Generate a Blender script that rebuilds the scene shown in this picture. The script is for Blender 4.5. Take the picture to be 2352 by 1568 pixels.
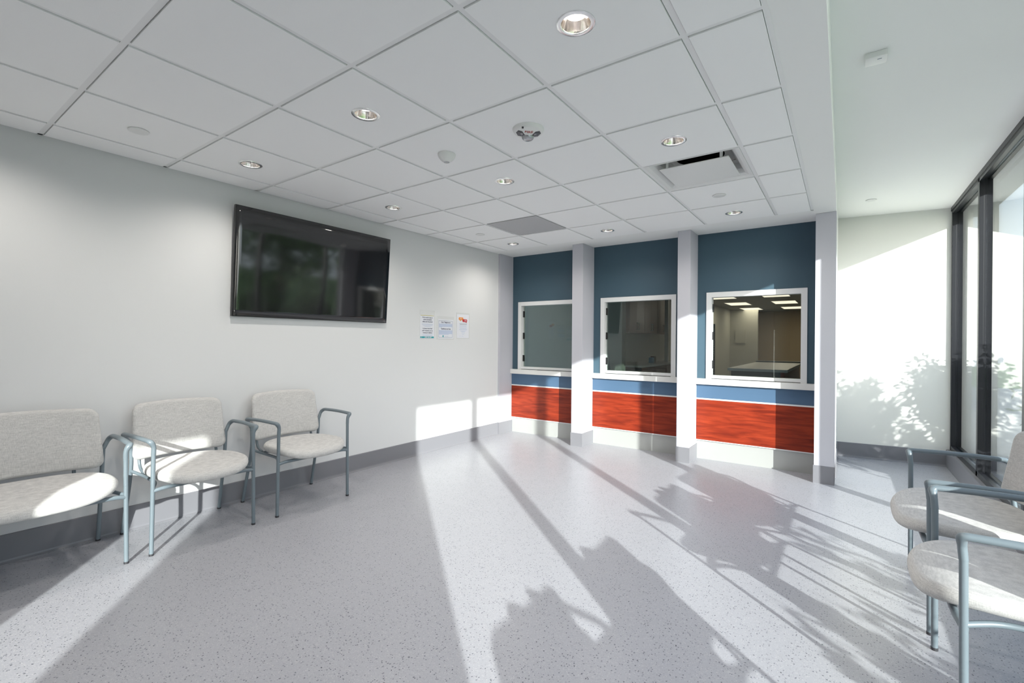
import bpy, bmesh, math, random
from mathutils import Vector, Matrix

random.seed(7)
C = bpy.context.scene.collection
for o in list(bpy.data.objects):
    bpy.data.objects.remove(o)

# ------------------------------------------------------------------ camera
cam_d = bpy.data.cameras.new('camera')
cam = bpy.data.objects.new('camera', cam_d); C.objects.link(cam)
cam_d.sensor_width = 36.0
cam_d.lens = 1072.26 / 2352 * 36.0
cam_d.clip_start = 0.05; cam_d.clip_end = 400
YAW, PITCH, ROLL = .61692, -.00088, .00772
fw = Vector((-math.sin(YAW) * math.cos(PITCH), math.cos(YAW) * math.cos(PITCH), math.sin(PITCH)))
r0 = Vector((math.cos(YAW), math.sin(YAW), 0)); u0 = r0.cross(fw)
rr = r0 * math.cos(ROLL) + u0 * math.sin(ROLL); uu = -r0 * math.sin(ROLL) + u0 * math.cos(ROLL)
M = Matrix((rr, uu, -fw)).transposed().to_4x4()
M.translation = Vector((3.55469, -.01054, 1.26114))
cam.matrix_world = M
bpy.context.scene.camera = cam

# ------------------------------------------------------------------ world, sun, exposure
SUN_T = math.atan(.319)                       # elevation
SUN_H = Vector((.764, -.645, 0)).normalized()
w = bpy.data.worlds.new('world'); bpy.context.scene.world = w; w.use_nodes = True
wn = w.node_tree.nodes; wl = w.node_tree.links
bg = wn['Background']
wtc = wn.new('ShaderNodeTexCoord'); wsep = wn.new('ShaderNodeSeparateXYZ'); wrp = wn.new('ShaderNodeValToRGB')
wl.new(wtc.outputs['Generated'], wsep.inputs[0]); wl.new(wsep.outputs['Z'], wrp.inputs[0]); 
sky = wn.new('ShaderNodeTexSky'); sky.sky_type = 'NISHITA'; sky.sun_disc = False
sky.sun_elevation = SUN_T; sky.sun_rotation = math.atan2(SUN_H.x, SUN_H.y); sky.dust_density = 2.0
hs = wn.new('ShaderNodeHueSaturation'); hs.inputs['Saturation'].default_value = .35; hs.inputs['Value'].default_value = .13
wl.new(sky.outputs[0], hs.inputs['Color'])
wad = wn.new('ShaderNodeMixRGB'); wad.blend_type = 'ADD'; wad.inputs[0].default_value = 1
wl.new(wrp.outputs[0], wad.inputs[1]); wl.new(hs.outputs[0], wad.inputs[2]); wl.new(wad.outputs[0], bg.inputs['Color'])
we = wrp.color_ramp.elements
we[0].position = 0.0; we[0].color = (.77, .88, 1.06, 1); we[1].position = .75; we[1].color = (.42, .62, 1.05, 1)
k_ = wrp.color_ramp.elements.new(.18); k_.color = (.74, .86, 1.04, 1)
bg.inputs['Strength'].default_value = .96
sd = bpy.data.lights.new('sun', 'SUN'); sd.energy = 6.6; sd.angle = math.radians(.6)
sd.color = (1, .97, .93)
sun = bpy.data.objects.new('sun', sd); C.objects.link(sun)
sdir = (SUN_H * math.cos(SUN_T) + Vector((0, 0, math.sin(SUN_T))))
sun.rotation_euler = sdir.to_track_quat('Z', 'Y').to_euler()
sun.location = (12, -8, 6)
vs = bpy.context.scene.view_settings
vs.view_transform = 'Standard'; vs.look = 'None'; vs.gamma = 1; vs.use_curve_mapping = False
vs.exposure = 0.79

# ------------------------------------------------------------------ materials
def mat(name, col, rough=.6, metal=0, spec=.5, emis=None, es=0, bump=None, coat=0, sheen=0):
    m = bpy.data.materials.new(name); m.use_nodes = True
    b = m.node_tree.nodes['Principled BSDF']
    b.inputs['Base Color'].default_value = (*col, 1)
    b.inputs['Roughness'].default_value = rough
    b.inputs['Metallic'].default_value = metal
    b.inputs['Specular IOR Level'].default_value = spec
    b.inputs['Coat Weight'].default_value = coat
    b.inputs['Sheen Weight'].default_value = sheen
    if emis:
        b.inputs['Emission Color'].default_value = (*emis, 1); b.inputs['Emission Strength'].default_value = es
    if bump:
        sc, st = bump
        nt = m.node_tree
        n = nt.nodes.new('ShaderNodeTexNoise'); n.inputs['Scale'].default_value = sc; n.inputs['Detail'].default_value = 4
        tc = nt.nodes.new('ShaderNodeTexCoord'); bp = nt.nodes.new('ShaderNodeBump')
        bp.inputs['Strength'].default_value = st; bp.inputs['Distance'].default_value = .002
        nt.links.new(tc.outputs['Object'], n.inputs['Vector']); nt.links.new(n.outputs['Fac'], bp.inputs['Height'])
        nt.links.new(bp.outputs[0], b.inputs['Normal'])
    return m

def floor_mat():
    m = mat('speckled_vinyl', (.5, .5, .51), .33, spec=.45)
    nt = m.node_tree; L = nt.links; b = nt.nodes['Principled BSDF']
    tc = nt.nodes.new('ShaderNodeTexCoord')
    mp = nt.nodes.new('ShaderNodeMapping'); L.new(tc.outputs['Object'], mp.inputs[0])
    prev = None
    def flecks(scale, dmax, keep, colr, prev, dist=0.0):
        v = nt.nodes.new('ShaderNodeTexVoronoi'); v.inputs['Scale'].default_value = scale
        nz = nt.nodes.new('ShaderNodeTexNoise'); nz.inputs['Scale'].default_value = scale * 2.2
        ad = nt.nodes.new('ShaderNodeMixRGB'); ad.blend_type = 'ADD'; ad.inputs[0].default_value = .010
        L.new(mp.outputs[0], nz.inputs['Vector']); L.new(mp.outputs[0], ad.inputs[1]); L.new(nz.outputs['Color'], ad.inputs[2])
        L.new(ad.outputs[0], v.inputs['Vector'])
        lt = nt.nodes.new('ShaderNodeMath'); lt.operation = 'LESS_THAN'; lt.inputs[1].default_value = dmax
        L.new(v.outputs['Distance'], lt.inputs[0])
        sp = nt.nodes.new('ShaderNodeSeparateColor'); L.new(v.outputs['Color'], sp.inputs[0])
        gt = nt.nodes.new('ShaderNodeMath'); gt.operation = 'LESS_THAN'; gt.inputs[1].default_value = keep
        L.new(sp.outputs[0], gt.inputs[0])
        mu = nt.nodes.new('ShaderNodeMath'); mu.operation = 'MULTIPLY'; L.new(lt.outputs[0], mu.inputs[0]); L.new(gt.outputs[0], mu.inputs[1])
        mx = nt.nodes.new('ShaderNodeMixRGB'); L.new(mu.outputs[0], mx.inputs[0])
        if prev is None: mx.inputs[1].default_value = (.345, .35, .385, 1)
        else: L.new(prev, mx.inputs[1])
        mx.inputs[2].default_value = (*colr, 1)
        return mx.outputs[0]
    p = flecks(150, .32, .45, (.28, .285, .31), None)
    p = flecks(210, .35, .3, (.48, .48, .49), p)
    p = flecks(95, .27, .30, (.12, .13, .15), p)
    p = flecks(70, .17, .25, (.05, .055, .07), p)
    L.new(p, b.inputs['Base Color'])
    n = nt.nodes.new('ShaderNodeTexNoise'); n.inputs['Scale'].default_value = 6; L.new(mp.outputs[0], n.inputs['Vector'])
    mr = nt.nodes.new('ShaderNodeMapRange'); mr.inputs[3].default_value = .28; mr.inputs[4].default_value = .40
    L.new(n.outputs['Fac'], mr.inputs[0]); L.new(mr.outputs[0], b.inputs['Roughness'])
    return m

def wood_mat():
    m = mat('cherry_laminate', (.3, .05, .02), .36, spec=.25)
    nt = m.node_tree; L = nt.links; b = nt.nodes['Principled BSDF']
    tc = nt.nodes.new('ShaderNodeTexCoord'); mp = nt.nodes.new('ShaderNodeMapping')
    mp.inputs['Scale'].default_value = (1.3, 1, 13); L.new(tc.outputs['Object'], mp.inputs[0])
    n = nt.nodes.new('ShaderNodeTexNoise'); n.inputs['Scale'].default_value = 2.2; n.inputs['Detail'].default_value = 6; n.inputs['Distortion'].default_value = .8
    L.new(mp.outputs[0], n.inputs['Vector'])
    r = nt.nodes.new('ShaderNodeValToRGB'); L.new(n.outputs['Fac'], r.inputs[0])
    e = r.color_ramp.elements
    e[0].position = .32; e[0].color = (.150, .016, .007, 1); e[1].position = .68; e[1].color = (.31, .040, .014, 1)
    k = r.color_ramp.elements.new(.5); k.color = (.23, .027, .010, 1)
    mp2 = nt.nodes.new('ShaderNodeMapping'); mp2.inputs['Scale'].default_value = (4, 1, 90); L.new(tc.outputs['Object'], mp2.inputs[0])
    n2 = nt.nodes.new('ShaderNodeTexNoise'); n2.inputs['Scale'].default_value = 2; n2.inputs['Detail'].default_value = 3; L.new(mp2.outputs[0], n2.inputs['Vector'])
    r2 = nt.nodes.new('ShaderNodeMapRange'); r2.inputs[1].default_value = .3; r2.inputs[2].default_value = .7; r2.inputs[3].default_value = .82; r2.inputs[4].default_value = 1.1
    L.new(n2.outputs['Fac'], r2.inputs[0])
    mx = nt.nodes.new('ShaderNodeVectorMath'); mx.operation = 'SCALE'
    L.new(r.outputs[0], mx.inputs[0]); L.new(r2.outputs[0], mx.inputs['Scale']); L.new(mx.outputs[0], b.inputs['Base Color'])
    return m

def fabric_mat():
    m = mat('woven_fabric', (.56, .55, .53), .95, spec=.15, sheen=.2)
    nt = m.node_tree; L = nt.links; b = nt.nodes['Principled BSDF']
    tc = nt.nodes.new('ShaderNodeTexCoord')
    outs = []
    for sc in ((30, 30, 420), (420, 420, 30)):
        mp = nt.nodes.new('ShaderNodeMapping'); mp.inputs['Scale'].default_value = sc; L.new(tc.outputs['Object'], mp.inputs[0])
        n = nt.nodes.new('ShaderNodeTexNoise'); n.inputs['Scale'].default_value = 1; n.inputs['Detail'].default_value = 2; L.new(mp.outputs[0], n.inputs['Vector'])
        outs.append(n.outputs['Fac'])
    a = nt.nodes.new('ShaderNodeMath'); a.operation = 'ADD'; L.new(outs[0], a.inputs[0]); L.new(outs[1], a.inputs[1])
    r = nt.nodes.new('ShaderNodeMapRange'); r.inputs[1].default_value = .7; r.inputs[2].default_value = 1.3
    L.new(a.outputs[0], r.inputs[0])
    mx = nt.nodes.new('ShaderNodeMixRGB'); mx.inputs[1].default_value = (.39, .385, .385, 1); mx.inputs[2].default_value = (.59, .58, .57, 1)
    L.new(r.outputs[0], mx.inputs[0]); L.new(mx.outputs[0], b.inputs['Base Color'])
    bp = nt.nodes.new('ShaderNodeBump'); bp.inputs['Strength'].default_value = .25; bp.inputs['Distance'].default_value = .001
    L.new(a.outputs[0], bp.inputs['Height']); L.new(bp.outputs[0], b.inputs['Normal'])
    return m

def glass_mat(name, tint, refl=1.0):
    m = bpy.data.materials.new(name); m.use_nodes = True
    nt = m.node_tree; L = nt.links; nt.nodes.remove(nt.nodes['Principled BSDF'])
    out = nt.nodes['Material Output']
    lw = nt.nodes.new('ShaderNodeLayerWeight'); lw.inputs['Blend'].default_value = .5
    pw = nt.nodes.new('ShaderNodeMath'); pw.operation = 'POWER'; pw.inputs[1].default_value = 5
    ma = nt.nodes.new('ShaderNodeMath'); ma.operation = 'MULTIPLY_ADD'; ma.inputs[1].default_value = .95 * refl; ma.inputs[2].default_value = .045 * refl
    ma.use_clamp = True
    t = nt.nodes.new('ShaderNodeBsdfTransparent'); t.inputs[0].default_value = (*tint, 1)
    g = nt.nodes.new('ShaderNodeBsdfGlossy'); g.inputs['Roughness'].default_value = 0.0
    mx = nt.nodes.new('ShaderNodeMixShader')
    L.new(lw.outputs['Facing'], pw.inputs[0]); L.new(pw.outputs[0], ma.inputs[0]); L.new(ma.outputs[0], mx.inputs[0])
    L.new(t.outputs[0], mx.inputs[1]); L.new(g.outputs[0], mx.inputs[2]); L.new(mx.outputs[0], out.inputs['Surface'])
    return m

def grass_mat():
    m = mat('lawn', (.1, .2, .04), .9)
    nt = m.node_tree; L = nt.links; b = nt.nodes['Principled BSDF']
    tc = nt.nodes.new('ShaderNodeTexCoord'); n = nt.nodes.new('ShaderNodeTexNoise'); n.inputs['Scale'].default_value = 5; n.inputs['Detail'].default_value = 8
    L.new(tc.outputs['Object'], n.inputs['Vector'])
    mx = nt.nodes.new('ShaderNodeMixRGB'); mx.inputs[1].default_value = (.05, .13, .02, 1); mx.inputs[2].default_value = (.17, .30, .07, 1)
    L.new(n.outputs['Fac'], mx.inputs[0]); L.new(mx.outputs[0], b.inputs['Base Color'])
    return m

def leaf_mat():
    m = mat('leaves', (.07, .17, .03), .55)
    nt = m.node_tree; L = nt.links; b = nt.nodes['Principled BSDF']
    g = nt.nodes.new('ShaderNodeNewGeometry'); mx = nt.nodes.new('ShaderNodeMixRGB')
    mx.inputs[1].default_value = (.035, .11, .015, 1); mx.inputs[2].default_value = (.16, .30, .06, 1)
    L.new(g.outputs['Random Per Island'], mx.inputs[0]); L.new(mx.outputs[0], b.inputs['Base Color'])
    return m

MT = dict(
    wall=mat('warm_white_paint', (.655, .66, .67), .75, spec=.3, bump=(220, .08)),
    wall_n=mat('white_paint', (.72, .72, .72), .7, spec=.3),
    alc=mat('cream_paint', (.73, .73, .70), .7, spec=.3),
    alcc=mat('white_ceiling_paint', (.88, .88, .87), .8, spec=.2),
    col=mat('lilac_grey_paint', (.475, .475, .525), .5, spec=.4, bump=(150, .05)),
    blue=mat('slate_blue_paint', (.050, .092, .125), .5, spec=.35, bump=(200, .08)),
    blue2=mat('blue_laminate', (.068, .125, .21), .4, spec=.4),
    base=mat('grey_rubber_base', (.19, .19, .21), .42, spec=.45),
    tile=mat('ceiling_tile', (.93, .93, .93), .95, spec=.1, bump=(400, .15)),
    grid=mat('ceiling_grid_metal', (.84, .84, .84), .5, spec=.3),
    dark=mat('plenum_dark', (.05, .05, .05), .9),
    steel=mat('brushed_light_metal', (.42, .43, .42), .38, metal=.2),
    alu=mat('satin_white_metal', (.68, .69, .70), .35, spec=.5),
    solid=mat('white_solid_surface', (.68, .68, .67), .35, spec=.45),
    white=mat('white_plastic', (.78, .78, .77), .4),
    black=mat('black_plastic', (.012, .012, .014), .35),
    screen=mat('glossy_black_screen', (.008, .008, .009), .06, spec=.9),
    frame=mat('dark_bronze_anodised', (.018, .019, .023), .36, spec=.35),
    chairm=mat('blue_grey_powder_coat', (.145, .18, .205), .36, spec=.5),
    glide=mat('dark_foot_glide', (.03, .03, .035), .5),
    ring=mat('satin_metal_ring', (.86, .86, .86), .22, metal=.85),
    lens=mat('lamp_glow', (1, 1, 1), .5, emis=(1, .93, .85), es=9),
    refl=mat('bronze_reflector', (.95, .88, .82), .16, metal=1),
    panel=mat('office_light_panel', (1, 1, 1), .5, emis=(1, .80, .66), es=.95),
    tan=mat('tan_paint', (.38, .29, .18), .8),
    greyw=mat('grey_paint', (.34, .335, .30), .8),
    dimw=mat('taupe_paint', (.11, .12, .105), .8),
    cab=mat('brown_laminate', (.20, .065, .04), .45),
    char=mat('charcoal_laminate', (.05, .05, .06), .45),
    officefloor=mat('office_carpet', (.14, .14, .15), .95),
    concrete=mat('concrete', (.42, .41, .39), .9, bump=(30, .3)),
    stem=mat('woody_stem', (.10, .07, .04), .9),
    paper=mat('paper', (.70, .71, .76), .6),
    sleeve=mat('clear_sleeve', (.64, .645, .65), .15, spec=.6),
    ink=mat('dark_ink', (.03, .035, .09), .7),
    inkg=mat('grey_ink', (.36, .39, .45), .7),
    teal=mat('teal_print', (.02, .32, .35), .6),
    gold=mat('gold_print', (.55, .48, .14), .6),
    orange=mat('orange_print', (.75, .26, .03), .6),
    redp=mat('red_print', (.50, .02, .03), .6),
    bluep=mat('pale_blue_print', (.45, .52, .68), .6),
    redl=mat('red_lettering', (.35, .04, .03), .5),
    grille=mat('grey_perforated_metal', (.50, .50, .51), .6, metal=0, bump=(900, .6)),
    clear=mat('clear_lens', (.45, .46, .48), .08, metal=.6),
    cyan=mat('blue_plastic', (.03, .25, .45), .4),
    floor=floor_mat(), wood=wood_mat(), fabric=fabric_mat(),
    glass=glass_mat('window_glass', (.94, .97, .96), 1.6), tglass=glass_mat('counter_glass', (.82, .88, .85), 1.35),
    grass=grass_mat(), leaf=leaf_mat(),
)

# ------------------------------------------------------------------ mesh helpers
def obj(name, bm, m, parent=None, smooth=False, recalc=True):
    if recalc: bmesh.ops.recalc_face_normals(bm, faces=bm.faces)
    me = bpy.data.meshes.new(name); bm.to_mesh(me); bm.free()
    for mm in (m if isinstance(m, (list, tuple)) else [m]): me.materials.append(mm)
    if smooth:
        for p in me.polygons: p.use_smooth = True
        try: me.set_sharp_from_angle(angle=math.radians(40))
        except Exception: pass
    o = bpy.data.objects.new(name, me); C.objects.link(o)
    if parent: o.parent = parent
    return o

def thing(name, label, cat, loc=(0, 0, 0), rz=0, group=None):
    o = bpy.data.objects.new(name, None); C.objects.link(o); o.empty_display_size = .1
    o.location = loc; o.rotation_euler = (0, 0, rz)
    o['label'] = label; o['category'] = cat
    if group: o['group'] = group
    return o

def tag(o, label, cat, group=None, kind=None):
    o['label'] = label; o['category'] = cat
    if group: o['group'] = group
    if kind: o['kind'] = kind
    return o

def struct(name, bm, m, parent=None, smooth=False):
    o = obj(name, bm, m, parent, smooth)
    if not parent: o['kind'] = 'structure'
    return o

def box(bm, x0, x1, y0, y1, z0, z1, bev=0, mi=0):
    vs_ = [bm.verts.new(p) for p in ((x0, y0, z0), (x1, y0, z0), (x1, y1, z0), (x0, y1, z0), (x0, y0, z1), (x1, y0, z1), (x1, y1, z1), (x0, y1, z1))]
    fs = [bm.faces.new([vs_[i] for i in f]) for f in ((3, 2, 1, 0), (4, 5, 6, 7), (0, 1, 5, 4), (1, 2, 6, 5), (2, 3, 7, 6), (3, 0, 4, 7))]
    for f in fs: f.material_index = mi
    if bev:
        es = list({e for f in fs for e in f.edges})
        bmesh.ops.bevel(bm, geom=es, offset=bev, segments=2, affect='EDGES', profile=.7)
    return fs

def B(*a, **k):
    bm = bmesh.new(); box(bm, *a, **k); return bm

def prism(bm, poly, z0, z1, mi=0):
    lo = [bm.verts.new((x, y, z0)) for x, y in poly]; hi = [bm.verts.new((x, y, z1)) for x, y in poly]
    n = len(poly)
    fs = [bm.faces.new(lo[::-1]), bm.faces.new(hi)]
    for i in range(n): fs.append(bm.faces.new((lo[i], lo[(i + 1) % n], hi[(i + 1) % n], hi[i])))
    for f in fs: f.material_index = mi

def lathe(bm, prof, cx, cy, n=40, close=False, mi=0):
    rings = []
    for r, z in prof:
        if r < 1e-6: rings.append([bm.verts.new((cx, cy, z))])
        else: rings.append([bm.verts.new((cx + r * math.cos(2 * math.pi * i / n), cy + r * math.sin(2 * math.pi * i / n), z)) for i in range(n)])
    for a, b in zip(rings, rings[1:]):
        for i in range(n):
            j = (i + 1) % n
            if len(a) == 1 and len(b) == 1: continue
            if len(a) == 1: f = bm.faces.new((a[0], b[i], b[j]))
            elif len(b) == 1: f = bm.faces.new((a[i], a[j], b[0]))
            else: f = bm.faces.new((a[i], a[j], b[j], b[i]))
            f.material_index = mi

def fillet(pts, rad, seg=6):
    pts = [Vector(p) for p in pts]; out = [pts[0]]
    for i in range(1, len(pts) - 1):
        a, p, b = pts[i - 1], pts[i], pts[i + 1]
        r = rad[i] if isinstance(rad, (list, tuple)) else rad
        d1 = (a - p).normalized(); d2 = (b - p).normalized()
        l = min(r, (a - p).length * .48, (b - p).length * .48)
        s = p + d1 * l; e = p + d2 * l
        for k in range(seg + 1):
            t = k / seg
            out.append(s * (1 - t) ** 2 + p * 2 * t * (1 - t) + e * t * t)
    out.append(pts[-1]); return out

def tube(bm, pts, r, n=14, sx=1.0, cap=True):
    pts = [Vector(p) for p in pts]; N = len(pts)
    T = [(pts[min(i + 1, N - 1)] - pts[max(i - 1, 0)]).normalized() for i in range(N)]
    up = Vector((0, 1, 0)) if abs(T[0].y) < .8 else Vector((1, 0, 0))
    nrm = (up - T[0] * up.dot(T[0])).normalized(); rings = []
    for i in range(N):
        nrm = (nrm - T[i] * nrm.dot(T[i])).normalized(); bn = T[i].cross(nrm)
        ri = r[i] if isinstance(r, (list, tuple)) else r
        rings.append([bm.verts.new(pts[i] + nrm * math.cos(2 * math.pi * k / n) * ri * sx + bn * math.sin(2 * math.pi * k / n) * ri) for k in range(n)])
    for a, b in zip(rings, rings[1:]):
        for k in range(n): bm.faces.new((a[k], a[(k + 1) % n], b[(k + 1) % n], b[k]))
    if cap: bm.faces.new(rings[0][::-1]); bm.faces.new(rings[-1])

def rrect(w_, h_, r, seg=7):
    out = []
    for cx_, cy_, a0 in ((w_ / 2 - r, h_ / 2 - r, 0), (-w_ / 2 + r, h_ / 2 - r, 90), (-w_ / 2 + r, -h_ / 2 + r, 180), (w_ / 2 - r, -h_ / 2 + r, 270)):
        for k in range(seg + 1):
            a = math.radians(a0 + 90 * k / seg); out.append((cx_ + r * math.cos(a), cy_ + r * math.sin(a)))
    return out

def densify(poly, step):
    out = []; n = len(poly)
    for i in range(n):
        a = poly[i]; b = poly[(i + 1) % n]; d = math.hypot(b[0] - a[0], b[1] - a[1]); k = max(1, int(d / step))
        for j in range(k): out.append((a[0] + (b[0] - a[0]) * j / k, a[1] + (b[1] - a[1]) * j / k))
    return out

def pad(outline, t, edge, fn, rings=7, arc=6):
    """upholstered pad: outline (u,v) with rounded edge, thickness t; fn maps (u,v,w) to xyz"""
    bm = bmesh.new(); out = densify(outline, .03)
    mx_ = max(abs(p[0]) for p in out); my_ = max(abs(p[1]) for p in out); layers = []
    for k in range(arc * 2 + 1):
        a = -math.pi / 2 + math.pi * k / (arc * 2)
        ins = edge * (1 - math.cos(a)); wz = t / 2 * math.sin(a)
        layers.append(((mx_ - ins) / mx_, (my_ - ins) / my_, wz))
    def ring(sx_, sy_, wz): return [bm.verts.new(fn(u * sx_, v * sy_, wz)) for u, v in out]
    seq = []
    for k in range(1, rings):
        s = k / rings; a0 = layers[0]; seq.append((a0[0] * s, a0[1] * s, -t / 2 - .004 * (1 - s)))
    seq += layers
    for k in range(rings - 1, 0, -1):
        s = k / rings; a0 = layers[-1]; seq.append((a0[0] * s, a0[1] * s, t / 2 + .010 * (1 - s * s)))
    c0 = bm.verts.new(fn(0, 0, -t / 2 - .004)); rs = [ring(*q) for q in seq]; c1 = bm.verts.new(fn(0, 0, t / 2 + .010))
    n = len(out)
    for k in range(n): bm.faces.new((c0, rs[0][(k + 1) % n], rs[0][k])); bm.faces.new((c1, rs[-1][k], rs[-1][(k + 1) % n]))
    for a, b in zip(rs, rs[1:]):
        for k in range(n): bm.faces.new((a[k], a[(k + 1) % n], b[(k + 1) % n], b[k]))
    return bm

def dup(root, loc, rz, label, group=None):
    r = root.copy(); C.objects.link(r); r.location = loc; r.rotation_euler = (0, 0, rz); r['label'] = label
    if group: r['group'] = group
    for ch in list(root.children):
        c = ch.copy(); C.objects.link(c); c.parent = r
        for g in list(ch.children):
            d = g.copy(); C.objects.link(d); d.parent = c
    return r

T = .6096; XL = -.257; CZ = 2.438

# ------------------------------------------------------------------ floor and shell
struct('floor', B(XL - .1, 4.47, -5.2, 6.60, -.12, 0), MT['floor'])
struct('wall_left', B(XL - .15, XL, -1.25, 5.34, 0, 2.95), MT['wall'])
struct('wall_rear', B(XL - .15, 2.29, -1.25, -1.10, 0, 2.95), MT['wall_n'])
struct('wall_corridor_left', B(2.14, 2.29, -5.2, -1.25, 0, 2.95), MT['wall_n'])
struct('wall_corridor_end', B(2.29, 4.6, -5.2, -5.05, 0, 2.95), MT['wall_n'])
bm = bmesh.new()
box(bm, 4.43, 4.60, -2.37, -.56, 0, 2.95); box(bm, 4.43, 4.60, -5.05, -3.25, 0, 2.95)
box(bm, 4.43, 4.60, -3.25, -2.37, 2.62, 2.95)
struct('wall_window_side', bm, MT['alc'])
# far end wall of the window bay, slightly skewed
bm = bmesh.new()
prism(bm, [(3.38, 6.394), (3.38, 6.55), (4.62, 6.71), (4.62, 6.554)], 0, 2.95)
struct('wall_far', bm, MT['alc'])
struct('wall_bay_left', B(3.34, 3.50, 5.34, 6.45, 0, 2.95), MT['wall_n'])
bm = bmesh.new()
box(bm, 3.50, 4.62, -5.05, 6.7, 2.67, 2.95)
box(bm, 2.29, 3.50, -5.05, -1.1, 2.67, 2.95)
struct('ceiling_bay', bm, MT['alcc'])['label'] = 'smooth white ceiling over the window bay'
struct('roof', B(-.45, 4.76, -5.3, 6.8, 2.952, 3.1), MT['concrete'])
# drywall border of the tiled ceiling (beam and soffit)
bm = bmesh.new()
box(bm, 3.335, 3.50, -1.10, 5.34, 2.438, 2.95)
box(bm, XL, 3.335, 4.893, 5.34, 2.438, 2.60)
struct('ceiling_border', bm, MT['alcc'])

# exterior eave
struct('roof_eave', B(4.60, 4.765, -5.3, 6.8, 2.60, 2.95), MT['frame'])

# counter wall with three openings
WIN = [(-.132, .787), (1.106, 2.022), (2.344, 3.271)]
WZ0, WZ1 = .872, 1.801
fwid = .053
bm = bmesh.new()
op = [(a + .03, b - .03) for a, b in WIN]
xs = [XL - .15] + [v for o_ in op for v in o_] + [3.345]
for i in range(0, len(xs), 2): box(bm, xs[i], xs[i + 1], 5.34, 5.46, WZ0, WZ1 - .03)
box(bm, XL - .15, 3.345, 5.34, 5.46, 0, WZ0); box(bm, XL - .15, 3.345, 5.34, 5.46, WZ1 - .03, 2.95)
struct('wall_counter', bm, MT['blue'])

# ------------------------------------------------------------------ suspended ceiling
LIGHTS = [(i, j) for j in (2, 4, 7, 0) for i in (4, 2, 0)]      # tile indices of recessed lights; last row unseen, added to help light the room
LIGHTC = {(i, j): (i * T + T / 2, j * T + T / 2) for i, j in LIGHTS}
xg = [XL] + [i * T for i in range(0, 6)] + [3.335]
yg = [-1.10] + [j * T for j in range(-1, 9)]
yg = [-1.10, -T] + [j * T for j in range(0, 8)] + [4.893]
bm = bmesh.new()
ZT = CZ - .006; g = .0145
for a in range(len(xg) - 1):
    for b in range(len(yg) - 1):
        x0, x1, y0, y1 = xg[a], xg[a + 1], yg[b], yg[b + 1]
        i = a - 1; j = b - 2
        if (i, j) in ((4, 5), (1, 6)): continue
        gx0 = .022 if a == 0 else g; gx1 = .022 if a == len(xg) - 2 else g
        gy0 = .022 if b == 0 else g; gy1 = .018 if b == len(yg) - 2 else g
        x0 += gx0; x1 -= gx1; y0 += gy0; y1 -= gy1
        if (i, j) in LIGHTC:
            cx, cy = LIGHTC[(i, j)]; R = .064; n = 48
            ring = []; outer = []
            for k in range(n):
                an = 2 * math.pi * (k + .5) / n; c_, s_ = math.cos(an), math.sin(an)
                ring.append((cx + R * c_, cy + R * s_))
                hx = (x1 - cx) if c_ > 0 else (cx - x0); hy = (y1 - cy) if s_ > 0 else (cy - y0)
                t = min(hx / abs(c_), hy / abs(s_)); outer.append([cx + t * c_, cy + t * s_])
            for q in (n // 8, 3 * n // 8, 5 * n // 8, 7 * n // 8):
                ox = x1 if math.cos(2 * math.pi * (q - .5) / n) > 0 else x0
                for qq in (q - 1,):
                    an = 2 * math.pi * (qq + .5) / n
                    outer[qq] = [x1 if math.cos(an) > 0 else x0, y1 if math.sin(an) > 0 else y0]
            vr = [bm.verts.new((*p, ZT)) for p in ring]; vo = [bm.verts.new((*p, ZT)) for p in outer]; vu = [bm.verts.new((*p, ZT + .016)) for p in outer]
            for k in range(n):
                m_ = (k + 1) % n
                bm.faces.new((vr[k], vr[m_], vo[m_], vo[k])); bm.faces.new((vo[k], vo[m_], vu[m_], vu[k]))
        else:
            box(bm, x0, x1, y0, y1, ZT, ZT + .016)
bw = .0115
for x in xg[1:-1]: box(bm, x - bw, x + bw, -1.10, 4.893, CZ, CZ + .03, mi=1)
for y in yg[1:-1]:
    for a in range(len(xg) - 1):
        box(bm, xg[a] + (bw if a else 0), xg[a + 1] - (bw if a < len(xg) - 2 else 0), y - bw, y + bw, CZ, CZ + .03, mi=1)
box(bm, XL, XL + .02, -1.1, 4.893, CZ, CZ + .03, mi=1); box(bm, 3.315, 3.335, -1.1, 4.893, CZ - .002, CZ + .03, mi=1)
box(bm, XL, 3.335, 4.877, 4.893, CZ - .002, CZ + .03, mi=1); box(bm, XL, 3.335, -1.1, -1.08, CZ, CZ + .03, mi=1)
struct('ceiling', bm, [MT['tile'], MT['grid']])

# ------------------------------------------------------------------ baseboards
BH = .160
def cove(bm, p0, p1, nrm, h=BH, th=.008):
    p0 = Vector(p0); p1 = Vector(p1); nn = Vector(nrm).normalized()
    prof = [(0, h), (th * .6, h), (th, h - .004), (th, .020), (th + .003, .010), (th + .012, .002), (th + .012, 0), (0, 0)]
    def row(p): return [bm.verts.new((p.x + nn.x * a, p.y + nn.y * a, z)) for a, z in prof]
    A, Bb = row(p0), row(p1); n = len(prof)
    for k in range(n): bm.faces.new((A[k], A[(k + 1) % n], Bb[(k + 1) % n], Bb[k]))
    bm.faces.new(A[::-1]); bm.faces.new(Bb)
bm = bmesh.new(); cove(bm, (XL, -1.10), (XL, 5.035), (1, 0)); struct('baseboard_left', bm, MT['base'])
bm = bmesh.new(); cove(bm, (XL, -1.10), (2.29, -1.10), (0, 1)); struct('baseboard_rear', bm, MT['base'])
bm = bmesh.new(); cove(bm, (3.50, 6.410), (4.43, 6.530), (.128, -.99)); struct('baseboard_far', bm, MT['base'])
bm = bmesh.new(); cove(bm, (3.50, 5.35), (3.50, 6.41), (1, 0)); struct('baseboard_bay_left', bm, MT['base'])
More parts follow.
